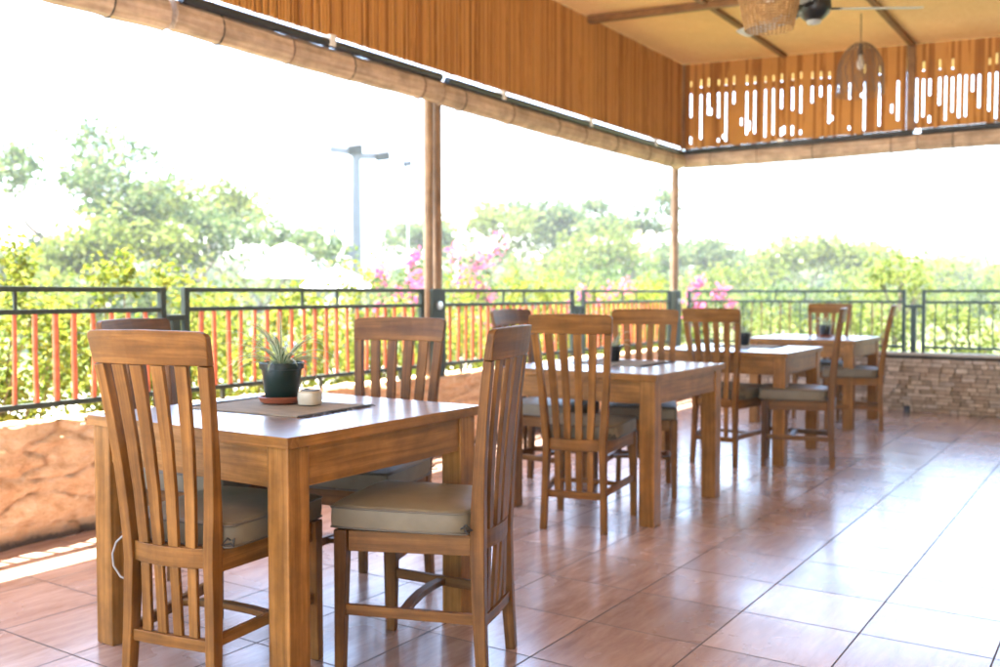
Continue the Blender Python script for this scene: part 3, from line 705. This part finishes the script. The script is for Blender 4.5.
# ------------------------------------------------------------------ hanging things
def basket_lamp(label, x, y, ztop, zbot, r0, r1, mat, cordm, dens, vert, seed):
    t = thing('pendant_lamp', label, 'pendant lamp', (x, y, zbot), 0, 'woven pendant lamps under the ceiling'); H = ztop-zbot; rr = random.Random(seed)
    def rad(q): return r1+(r0-r1)*q if seed == 1 else r1*math.sqrt(max(.02, 1-(max(0, q-.3)/.72)**2.2))
    b = MB()
    for i in range(dens+1):
        q = i/dens; z = H*q; r = rad(q)
        b.tube([(r*(1+.012*math.sin(k*9+i*3.14))*math.cos(2*math.pi*k/40), r*(1+.012*math.sin(k*9+i*3.14))*math.sin(2*math.pi*k/40), z+.002*math.sin(k*2+i)) for k in range(41)], .0042 if seed == 1 else .0022, 5)
    for i in range(vert):
        a = 2*math.pi*i/vert; tw = .0 if seed == 1 else (.35 if i % 2 else -.35)
        b.tube([(rad(q)*math.cos(a+tw*q*2), rad(q)*math.sin(a+tw*q*2), H*q) for q in (k/8 for k in range(9))], .0034 if seed == 1 else .0022, 4)
    b.build('shade', mat, t)
    b = MB(); b.tube([(0, 0, H), (0, 0, zc(y)-zbot-.002)], .005, 6); b.build('flex', cordm, t)
    b = MB(); b.lathe([(.018, H*.99), (.02, H*.8), (.02, H*.78), (0.0, H*.775)], seg=14); b.build('socket', M['black'], t, smooth='auto')
    b = MB(); b.lathe([(.012, H*.775), (.022, H*.70), (.032, H*.6), (.026, H*.52), (.0, H*.485)], seg=16); b.build('bulb', M['white_paint'], t, smooth=True)
def ray(px, py, d):
    Rv = V(math.sin(YAW), -math.cos(YAW), 0); U = Rv.cross(fwd); return V(0, 0, CAM_H)+(fwd+Rv*((px-500)/960)+U*((333.5-py)/960))*d
q = ray(769, 29, 5.6); basket_lamp('large wicker basket lamp with open weave, nearest the front of the ceiling', q.x, q.y, q.z+.30, q.z, .20, .135, M['wicker'], M['black'], 20, 34, 1)
q = ray(860, 95, 8.3); basket_lamp('fine brown wire dome lamp hanging in front of the slat screen', q.x, q.y, q.z+.44, q.z, .1, .195, M['wire'], M['wire'], 24, 34, 2)
# ceiling fan
q = ray(814, 9, 6.0)
t = thing('ceiling_fan', 'ceiling fan with black motor and pale grey blades', 'ceiling fan', q, R(0))
b = MB(); b.lathe([(.0, -.075), (.05, -.07), (.075, -.05), (.095, -.03), (.105, .0), (.10, .05), (.06, .075), (.025, .09), (.022, .16), (0, .165)], seg=28); mo = b.build('motor', M['fan_black'], t, smooth='auto')
b = MB(); b.lathe([(.045, -.0735), (.04, -.09), (.0, -.098)], seg=20, cap=False); b.build('cap', M['fan_blade'], mo, smooth=True)
b = MB(); b.tube([(0, 0, .15), (0, 0, zc(q.y)-q.z-.002)], .014, 8); b.build('down_rod', M['fan_black'], t)
b = MB(); b.lathe([(.06, zc(q.y)-q.z-.07), (.07, zc(q.y)-q.z-.03), (.07, zc(q.y)-q.z-.004)], seg=18); b.build('canopy', M['fan_black'], t, smooth='auto')
A0 = math.atan2(-.62, .35)
for k, a in enumerate((YAW-R(92), YAW+R(148), YAW+R(28))):
    bl = MB(); d = V(math.cos(a), math.sin(a), 0); s = V(-d.y, d.x, .22).normalized()
    bl.sweep([d*.15, d*.20, d*.30, d*.5, d*.64, d*.66], [.05, .10, .13, .135, .12, .09], .006, s); ob = bl.build('blade', M['fan_blade'], t, bevel=.002)
    b = MB(); b.sweep([d*.08, d*.17], .05, .012, s); b.build('blade_arm', M['fan_black'], ob)

# ------------------------------------------------------------------ vegetation and things outside
GZ = -.16
def leaf_quads(b, pts, size, rr, up=.0):
    """one bent leaf (two quads folded on the midrib) at each point"""
    for p in pts:
        a = rr.uniform(0, 2*math.pi); e = math.asin(rr.uniform(-1, 1))*.8
        d = V(math.cos(a)*math.cos(e), math.sin(a)*math.cos(e), math.sin(e)); s = d.cross(V(rr.gauss(0, 1), rr.gauss(0, 1), rr.gauss(0, 1)+up)).normalized(); nrm = s.cross(d)
        L_ = size*rr.uniform(.6, 1.3); W_ = L_*.34; base = len(b.v); p = Vector(p)
        b.v += [tuple(p), tuple(p+d*L_*.5+s*W_+nrm*W_*.25), tuple(p+d*L_-nrm*L_*.1), tuple(p+d*L_*.5-s*W_+nrm*W_*.25)]
        b.f += [(base, base+1, base+2), (base, base+2, base+3)]; b.uv += [[(0, 0)]*3]*2
def blob_pts(c, rx, ry, rz, n, rr, shell=.5):
    out = []
    for _ in range(n):
        v = Vector((rr.gauss(0, 1), rr.gauss(0, 1), rr.gauss(0, 1))).normalized()*(rr.random()**shell)
        out.append((c[0]+v.x*rx, c[1]+v.y*ry, c[2]+v.z*rz))
    return out
def limb(b, p, d, ln, r, rr, depth, tips, spread=.6, grow=0.1):
    pts = [p]; n = 4; dd = d.copy(); rad = []
    for i in range(n):
        dd = (dd+V(rr.gauss(0, .12), rr.gauss(0, .12), rr.gauss(0, .06)+grow*.4)).normalized(); pts.append(pts[-1]+dd*ln/n)
    b.tube(pts, [r*(1-.45*i/n) for i in range(n+1)], 6 if r > .05 else 4)
    if depth == 0: tips.append(pts[-1]); tips.append(pts[-2]); return
    for k in range(rr.choice([2, 3])):
        a = rr.uniform(0, 2*math.pi); sd = V(math.cos(a), math.sin(a), rr.uniform(-.1, .7))
        limb(b, pts[-1-(k % 2)], (dd+sd*spread*rr.uniform(.6, 1.3)).normalized(), ln*rr.uniform(.6, .85), r*.55, rr, depth-1, tips, spread, grow)
def tree(label, x, y, H, trunk, lm, seed, leaf=.22, per=45, clump=.75, spread=.7, depth=3, flat=.65, grow=.1, name='tree', cat='tree', group=None, lean=0, r=None, keep=1.0):
    rr = random.Random(seed); t = thing(name, label, cat, (x, y, GZ), 0, group); tips = []; b = MB(); r = r or H*.022
    base = V(0, 0, 0); top = V(lean, rr.gauss(0, .1), trunk)
    b.tube([base, base*.5+top*.5+V(rr.gauss(0, .05), 0, 0), top], [r*1.35, r, r*.9], 8)
    n0 = 4
    for k in range(n0):
        a = 2*math.pi*(k+rr.random()*.6)/n0
        limb(b, top-V(0, 0, trunk*.06*k), (V(math.cos(a), math.sin(a), 0)*spread+V(0, 0, 1)).normalized(), (H-trunk)*.42, r*.6, rr, depth-1, tips, spread, grow)
    zs = sorted(p.z for p in tips); hmax = zs[-1]
    sc = (H-clump*flat*.5)/hmax if hmax > 0 else 1
    b.v = [(v[0], v[1], v[2]*sc) for v in b.v]
    b.build('trunk', M['bark'], t, smooth=True)
    lb = MB()
    for p in tips:
        if rr.random() > keep: continue
        c = (p.x, p.y, p.z*sc); k = clump*rr.uniform(.6, 1.25)
        leaf_quads(lb, blob_pts(c, k, k, k*flat, int(per*rr.uniform(.6, 1.3)), rr, .45), leaf, rr, .6)
    lb.build('crown', lm, t, recalc=False)
    return t
def bush(label, x, y, rx, ry, H, lm, seed, leaf=.06, n=1400, flowers=None, nf=0, name='bush', cat='bush', group=None, sprays=9):
    rr = random.Random(seed); t = thing(name, label, cat, (x, y, GZ), 0, group); b = MB(); lb = MB(); fb = MB(); ends = []
    for k in range(sprays+5):
        a = rr.uniform(0, 2*math.pi); q = math.sqrt(rr.random()); ex, ey, ez = math.cos(a)*rx*q, math.sin(a)*ry*q, H*rr.uniform(.55, 1.05)*(1-.25*q)
        m_ = V(ex*.4+rr.gauss(0, .05), ey*.4, ez*.5); b.tube([(ex*.1, ey*.1, 0), m_, (ex, ey, ez)], [.012, .008, .004], 4); ends.append(V(ex, ey, ez)); ends.append(m_)
    b.build('stems', M['twig'], t)
    per = n//len(ends)
    for e in ends:
        k = rr.uniform(.5, 1.1)
        leaf_quads(lb, blob_pts(e, rx*.38*k, ry*.38*k, H*.20*k, int(per*rr.uniform(.5, 1.5)), rr, .6), leaf, rr, .4)
    leaf_quads(lb, blob_pts((0, 0, H*.42), rx*.95, ry*.95, H*.40, n//3, rr, .4), leaf, rr, .4)
    lb.build('leaves', lm, t, recalc=False)
    if nf:
        for e in sorted(ends, key=lambda e: -e.z)[:max(3, len(ends)//2)]:
            leaf_quads(fb, blob_pts(e+V(0, 0, .05), rx*.20, ry*.20, H*.10, nf//max(3, len(ends)//2), rr, .6), leaf*.9, rr, .3)
        fb.build('blossom', flowers, t, recalc=False)
    return t
# lime hedge along the left railing: each shrub its own thing
hw = [('lime green hedge shrub behind the leftmost railing panel', 1.2, 'far left'), ]
names = ['lime green shrub behind the left edge of the first red barred panel', 'lime green shrub behind the nearest chair back', 'taller lime shrub behind the gap between the first two railing panels',
         'lime green shrub behind the spider plant', 'lime shrub beyond the middle of the second railing panel', 'lime shrub beyond the far chair of the front table', 'lime shrub close to the foot of the double post',
         'lime shrub just right of the double post', 'lime shrub beyond the third red barred panel', 'lime shrub behind the link of the third and fourth panels', 'lime shrub behind the fourth red barred panel', 'lime shrub outside the terrace corner']
xs = [2.3, 3.1, 3.9, 4.7, 5.6, 6.5, 7.4, 8.4, 9.4, 10.5, 11.6, 12.8]
for i, (x, nm) in enumerate(zip(xs, names)):
    bush(nm, x+rd.uniform(-.1, .1), 5.55+rd.uniform(-.15, .25), .62, .5, [1.66, 1.62, 1.52, 1.44, 1.42, 1.42, 1.46, 1.48, 1.46, 1.46, 1.46, 1.46][i]+rd.uniform(-.05, .05), M['hedge'], 20+i,   .05, 3000, group='lime shrubs outside the left railing')
fl = [('pink bougainvillea left of the double post', 9.3, 7.5, 1.72, 31), ('tall pink bougainvillea just right of the double post', 11.0, 7.9, 2.35, 32), ('pink bougainvillea behind the second table', 13.5, 7.3, 1.6, 33),
      ('pink bougainvillea left of the corner post', 14.2, 6.7, 1.65, 34), ('pink bougainvillea right of the corner post', 13.8, 5.6, 1.62, 35), ('low pink bougainvillea seen through the third railing panel', 10.2, 6.4, 1.15, 36)]
for nm, x, y, H, s in fl: bush(nm, x, y, .75, .6, H, M['bush_green'], s, .07, 900, M['pink'], 650, 'bougainvillea', 'flowering bush', 'pink flowering bushes outside the railing', 8)
# bushes beyond the end wall
eb = ['green bush beyond the end railing next to the corner post', 'green bush beyond the end railing behind the last table', 'green bush beyond the link of the end railing', 'green bush beyond the right edge of the end railing', 'green bush out past the right edge']
for i, (y, nm) in enumerate(zip((4.0, 2.9, 1.6, .5, -.6), eb)):
    bush(nm, 12.3+rd.uniform(-.2, .8), y, .8, .7, 1.28+rd.uniform(-.12, .2), M['tree_lime'], 60+i, .07, 1500, group='green bushes beyond the stone wall')
tree('thin young tree above the link of the end railing', 13.6, 2.75, 1.85, .9, M['tree_lime'], 71, .08, 22, .24, .5, 2, .9, .3, r=.03)

def at(px, d): p = ray(px, 293, d); return p.x, p.y
def T(label, px, d, ytop, **kw):
    x, y = at(px, d); H = CAM_H+(293-ytop)/960*d-GZ
    return tree(label, x, y, H, kw.pop('trunk', H*.3), M[kw.pop('lm', 'tree_green')], kw.pop('seed'), **kw)
G1 = 'garden trees beyond the left railing'
T('tall sparse tree at the far left with open airy crown', 95, 24, 122, seed=1, lm='tree_green', leaf=.17, per=42, clump=.62, spread=.95, depth=4, group=G1, keep=.75)
T('rounder tree right of the tall sparse tree', 195, 27, 176, seed=2, lm='tree_lime', leaf=.18, per=75, clump=.8, spread=.9, depth=3, group=G1)
T('low bushy tree at the left edge behind the lime shrubs', 20, 22, 235, seed=3, lm='tree_grey', leaf=.16, per=50, clump=.6, spread=1.0, depth=3, trunk=.8, group=G1)
T('low bushy tree left of the white parasols', 258, 24, 205, seed=4, lm='tree_green', leaf=.16, per=55, clump=.6, spread=.9, depth=3, trunk=.8, group=G1)
T('low dense tree below the tall sparse tree', 120, 22, 212, seed=5, lm='tree_lime', leaf=.16, per=75, clump=.75, spread=1.0, depth=3, trunk=.7, group=G1)
T('narrow dark tree just left of the double post', 418, 40, 222, seed=6, lm='tree_green', leaf=.22, per=60, clump=.6, spread=.35, depth=3, trunk=1.2, group=G1)
T('broad tree right of the double post', 478, 42, 203, seed=7, lm='tree_lime', leaf=.24, per=60, clump=.95, spread=.8, depth=3, trunk=1.4, group=G1)
T('broad tree in the middle of the garden', 545, 44, 200, seed=8, lm='tree_green', leaf=.24, per=85, clump=1.2, spread=.9, depth=3, trunk=1.6, group=G1)
T('flat topped spreading tree left of the corner post', 632, 40, 190, seed=9, lm='tree_green', leaf=.22, per=60, clump=.85, spread=1.15, depth=3, trunk=2.6, flat=.35, grow=-.02, group=G1)
T('low wide tree behind the bougainvillea at the corner post', 690, 46, 236, seed=10, lm='tree_green', leaf=.24, per=60, clump=.9, spread=1.0, depth=3, trunk=1.0, group=G1)
T('rounded low tree under the flat topped tree', 595, 38, 228, seed=11, lm='tree_lime', leaf=.22, per=60, clump=.9, spread=.9, depth=3, trunk=.4, group=G1)
T('yellow green rounded tree beyond the end railing', 812, 40, 230, seed=12, lm='tree_lime', leaf=.22, per=80, clump=1.15, spread=.9, depth=3, trunk=.5, group=G1)
T('paler tree right of the rounded yellow green tree', 872, 44, 240, seed=13, lm='tree_lime', leaf=.24, per=55, clump=.9, spread=.8, depth=3, trunk=1.4, group=G1, keep=.8)
T('low green tree left of the rounded yellow green tree', 750, 44, 248, seed=14, lm='tree_green', leaf=.24, per=60, clump=.9, spread=.9, depth=3, trunk=1.0, group=G1)
T('low pale tree near the right edge', 950, 55, 262, seed=15, lm='tree_lime', leaf=.28, per=60, clump=1.1, spread=1.0, depth=3, trunk=1.0, group=G1)
T('low pale tree at the right edge', 1010, 50, 262, seed=16, lm='tree_lime', leaf=.28, per=60, clump=1.1, spread=1.0, depth=3, trunk=1.0, group=G1)
rq = random.Random(5)
for i, (px, d) in enumerate(((440, 26), (500, 28), (560, 25), (620, 28), (690, 27), (745, 30), (800, 27), (860, 30), (915, 27), (975, 31), (1030, 30), (60, 19), (150, 20), (215, 21), (385, 30))):
    x, y = at(px, d)
    bush(['rounded shrub low in the garden at the foot of the middle trees', 'rounded shrub low in the garden beyond the end railing', 'rounded shrub low in the garden under the tall sparse tree', 'rounded shrub low in the garden beside the floodlight mast'][0 if i < 5 else 1 if i < 11 else 2 if i < 14 else 3], x, y, 1.7, 1.5, 2.0+rq.uniform(-.3, .4), M['tree_lime' if i % 3 else 'bush_green'], 90+i, .15, 1100, group='garden shrubs below the trees')
lb = MB(); rq = random.Random(9)
for i in range(210):
    px = -120+1260*i/210+rq.uniform(-6, 6); d = rq.uniform(56, 74); x, y = at(px, d); hh = 3.5+1.2*(mn.noise(Vector((px*.012, 4.2, 0)))+.5)*(1)
    leaf_quads(lb, blob_pts((x, y, GZ+hh*.5), 2.0, 2.0, hh*(.3 if 270 < px < 410 else .55), 85, rq, .5), .62, rq, .6)
o = lb.build('distant_wood', M['tree_green'], recalc=False); o['kind'] = 'stuff'; o['label'] = 'pale far off line of trees along the horizon'
# white parasols
def parasol(px, d, ytop, ybot, wpx, label):
    x, y = at(px, d); zt, zb = CAM_H+(293-ytop)/960*d, CAM_H+(293-ybot)/960*d; r = wpx/960*d/2
    t = thing('parasol', label, 'parasol', (x, y, GZ), .3, 'white parasols in the garden')
    b = MB(); b.lathe([(r, zb-GZ), (r*.97, zb-GZ+.03), (r*.7, zb-GZ+(zt-zb)*.5), (r*.35, zb-GZ+(zt-zb)*.82), (.02, zt-GZ)], seg=10); b.build('canopy', M['canvas'], t)
    b = MB(); b.tube([(0, 0, 0), (0, 0, zt-GZ+.08)], .025, 8); b.build('pole', M['white_paint'], t)
    b = MB(); b.lathe([(.28, 0), (.28, .06), (.06, .09)], seg=16); b.build('base', M['white_paint'], t, smooth='auto')
parasol(287, 24, 243, 278, 92, 'left and taller of the two white garden parasols')
parasol(337, 20, 268, 290, 80, 'right and lower of the two white garden parasols')
# floodlight mast
x, y = at(357, 30); k = 30/960
t = thing('floodlight_mast', 'grey floodlight mast with two lamps on its cross arm', 'floodlight mast', (x, y, GZ), YAW-R(90))
b = MB(); zt = CAM_H+(293-152)*k-GZ; b.tube([(0, 0, 0), (0, 0, zt*.6), (0, 0, zt)], [.19, .17, .14], 10); b.build('pole', M['pole_grey'], t, smooth='auto')
b = MB(); b.sweep([(-26*k, 0, zt+.06), (-8*k, 0, zt-.02), (0, 0, zt-.16), (22*k, 0, zt-.16), (30*k, 0, zt-.1)], .2, .2, (0, 1, 0)); b.build('cross_arm', M['pole_grey'], t)
b = MB(); b.box((-6*k, -.1, zt-3.1), (.22, .2, .38)); b.build('control_box', M['pole_grey'], t, bevel=.02)
for sx, dz in ((0, .12), (27, -.1)):
    b = MB(); b.sweep([(sx*k-.06, -.08, zt+dz), (sx*k+.04, -.30, zt+dz-.12)], .46, .30, (1, 0, 0)); b.build('floodlight', M['lamp_dark'], t, bevel=.04)
x, y = at(408, 32); k = 32/960; zt = CAM_H+(293-165)*k-GZ
t = thing('garden_light', 'small dark floodlight on a thin white pole right of the mast', 'floodlight', (x, y, GZ), YAW-R(90))
b = MB(); b.box((-.07, -.05, zt), (.15, .22, .22)); b.box((.09, -.05, zt+.02), (.14, .22, .20)); b.build('floodlight', M['lamp_dark'], t, bevel=.03)
b = MB(); b.tube([(0, .1, 0), (0, .1, zt+.05)], .018, 6); b.build('pole', M['white_paint'], t)
x, y = at(335, 34); b = MB(); b.tube([(0, 0, 0), (0, 0, CAM_H+(293-228)*34/960-GZ)], .10, 8); o = b.build('short_post', M['pole_grey'], loc=(x, y, GZ)); tag(o, 'short grey post between the parasol and the floodlight mast', 'post')
x, y = at(456, 24); k = 24/960
t = thing('curved_lamp_post', 'white curved lamp post right of the double post', 'lamp post', (x, y, GZ), YAW-R(90))
b = MB(); zt = CAM_H+(293-218)*k-GZ; b.tube([(0, 0, 0), (0, 0, zt*.45), (.02, 0, zt*.7), (.10, 0, zt*.87), (.28, 0, zt)], [.07, .065, .06, .06, .05], 8); b.build('pole', M['white_paint'], t, smooth=True)
b = MB(); b.sweep([(.24, 0, zt-.02), (.52, 0, zt+.06)], .16, .08, (0, 1, 0)); b.build('lamp_head', M['white_paint'], t, bevel=.02)

# ------------------------------------------------------------------ overexposure and lens flare washout, imitated by added haze
def flare_haze(dens):
    b = MB(); b.box((30, 15, 5.0), (150, 140, 12.6)); m, n, o = new_mat('flare_air')
    v = n.nodes.new('ShaderNodeVolumePrincipled'); v.inputs['Density'].default_value = dens; v.inputs['Color'].default_value = (.97, .98, 1, 1); v.inputs['Anisotropy'].default_value = .2
    L(n, v.outputs[0], o.inputs['Volume']); h = b.build('flare_haze', m); h['kind'] = 'stuff'
flare_haze(.0015)
